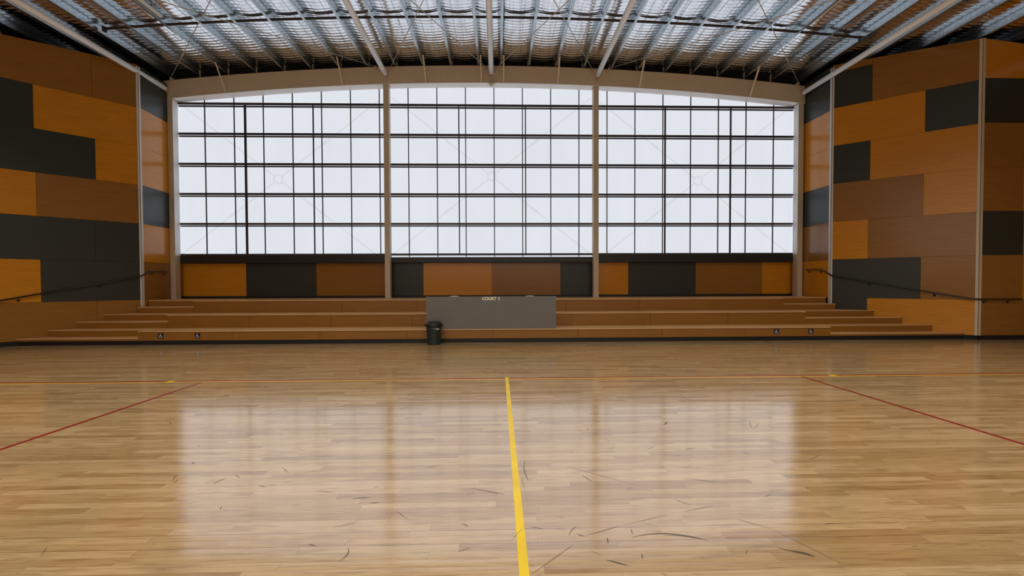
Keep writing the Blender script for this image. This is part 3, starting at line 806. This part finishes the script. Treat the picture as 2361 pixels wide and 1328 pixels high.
# scuffs
sc = B(); rs = random.Random(11)
def stroke(p, q, bend, w_):
    p, q = Vector((*p, 0)), Vector((*q, 0)); d = q-p; n = Vector((-d.y, d.x, 0)).normalized(); k_ = 8; L_, R_ = [], []
    for i in range(k_+1):
        t_ = i/k_; c_ = p+d*t_+n*bend*4*t_*(1-t_); hw = w_/2*(math.sin(math.pi*min(.97, max(.03, t_))))**.6
        L_.append((c_.x+n.x*hw, c_.y+n.y*hw, .0024)); R_.append((c_.x-n.x*hw, c_.y-n.y*hw, .0024))
    sc.add(R_+L_, [(i, i+1, k_+2+i, k_+1+i) for i in range(k_)])
SC = [(-3.903, 5.332, -3.751, 5.213, 0.02, 0.01), (-2.658, 3.694, -2.713, 3.829, 0.0, 0.008), (-2.621, 3.661, -2.628, 3.725, 0, 0.008), (-2.287, 3.633, -2.248, 3.74, 0.01, 0.01), (-1.913, 3.589, -1.834, 3.568, 0, 0.008), (-1.429, 3.486, -1.259, 3.452, 0, 0.006), (-1.093, 3.345, -0.958, 3.361, 0.005, 0.01), (-0.945, 3.274, -0.873, 3.281, 0, 0.01), (-1.093, 2.95, -0.949, 2.985, 0.01, 0.006), (-0.73, 3.157, -0.622, 3.037, 0, 0.004), (-0.233, 3.492, 0.042, 3.371, 0.0, 0.008), (-0.92, 2.593, -0.918, 2.719, -0.02, 0.01), (-1.177, 2.764, -1.116, 2.744, 0, 0.008), (-0.641, 3.878, -0.546, 3.93, 0, 0.006), (-2.588, 4.829, -2.719, 4.82, 0, 0.006), (-1.798, 4.765, -1.654, 4.828, 0, 0.006), (-1.283, 5.723, -1.157, 5.848, 0, 0.006), (-2.213, 3.802, -2.14, 3.736, 0, 0.006), (-1.895, 3.946, -1.778, 3.821, 0, 0.005), (-4.707, 5.726, -4.692, 5.961, 0.01, 0.006), (-2.702, 2.694, -2.758, 2.783, 0, 0.006), (-2.734, 4.047, -2.747, 4.096, 0, 0.01), (-1.982, 3.216, -1.998, 3.26, 0, 0.008), (-0.249, 2.964, -0.207, 2.933, 0.005, 0.008), (-0.25, 2.655, -0.175, 2.694, 0, 0.006), (0.23, 4.012, 0.238, 3.607, -0.02, 0.009), (0.194, 3.695, 0.202, 3.477, -0.01, 0.005), (0.583, 3.879, 1.061, 3.503, 0.0, 0.005), (0.686, 3.698, 0.748, 3.561, 0.0, 0.007), (1.847, 4.971, 1.951, 5.102, 0, 0.01), (1.894, 5.064, 1.902, 5.0, 0, 0.006), (1.425, 4.259, 1.508, 4.314, 0, 0.006), (1.777, 4.218, 1.898, 4.253, 0.01, 0.01), (1.531, 3.597, 1.779, 3.512, 0.0, 0.006), (1.289, 3.255, 1.373, 3.161, 0, 0.006), (0.833, 2.772, 1.296, 2.716, 0.06, 0.012), (1.037, 2.784, 1.286, 2.723, 0.02, 0.008), (0.618, 2.546, 0.725, 2.493, 0.0, 0.014), (1.677, 2.628, 1.839, 2.538, 0.0, 0.014), (1.738, 2.599, 1.836, 2.543, 0.01, 0.016), (1.595, 2.969, 1.765, 2.835, 0.0, 0.006), (1.765, 2.835, 1.949, 2.448, 0.0, 0.004), (0.174, 2.431, 0.46, 2.714, 0.0, 0.005), (0.209, 2.914, 0.291, 2.885, 0, 0.006), (0.442, 2.809, 0.508, 2.909, 0.01, 0.006), (0.494, 2.827, 0.543, 2.796, -0.01, 0.008), (0.543, 2.796, 0.794, 2.907, 0, 0.006), (0.827, 2.919, 1.159, 3.033, 0, 0.004), (1.281, 3.073, 1.532, 3.147, 0, 0.005), (2.787, 3.943, 2.956, 4.039, 0, 0.006), (4.008, 5.197, 4.045, 5.11, 0, 0.008), (3.273, 4.064, 3.359, 3.983, 0.01, 0.005), (0.675, 2.772, 0.668, 2.713, 0, 0.01), (0.854, 2.866, 0.845, 2.803, 0, 0.007), (0.839, 2.597, 0.829, 2.556, 0, 0.012), (2.145, 2.874, 2.215, 2.88, 0.01, 0.008), (2.903, 5.089, 2.763, 4.8, -0.01, 0.006), (2.766, 4.786, 2.956, 5.006, 0, 0.005), (0.963, 4.892, 0.982, 4.847, 0, 0.01), (2.283, 4.144, 2.326, 4.073, 0, 0.005), (3.759, 5.405, 3.892, 5.326, 0, 0.005), (0.076, 2.768, 0.167, 2.928, 0, 0.004), (0.889, 2.417, 0.918, 2.398, 0, 0.005), (1.537, 2.661, 1.711, 2.64, 0, 0.004)]
for x0_, y0_, x1_, y1_, bn, wd in SC: stroke((x0_, y0_), (x1_, y1_), bn, wd*.6)
for i in range(130):
    x_, y_ = rs.uniform(-6.5, 6.5), rs.uniform(2.3, 7.0); a_ = rs.uniform(-.9, .9); l_ = rs.uniform(.02, .11)
    stroke((x_, y_), (x_+l_*math.cos(a_), y_+l_*math.sin(a_)), rs.uniform(-.01, .01), rs.uniform(.0012, .003))
o = sc.obj('scuff_marks', 'scuff'); tag(o, 'dark shoe scuffs and scratches scattered over the near floor', 'scuffs'); o['kind'] = 'stuff'
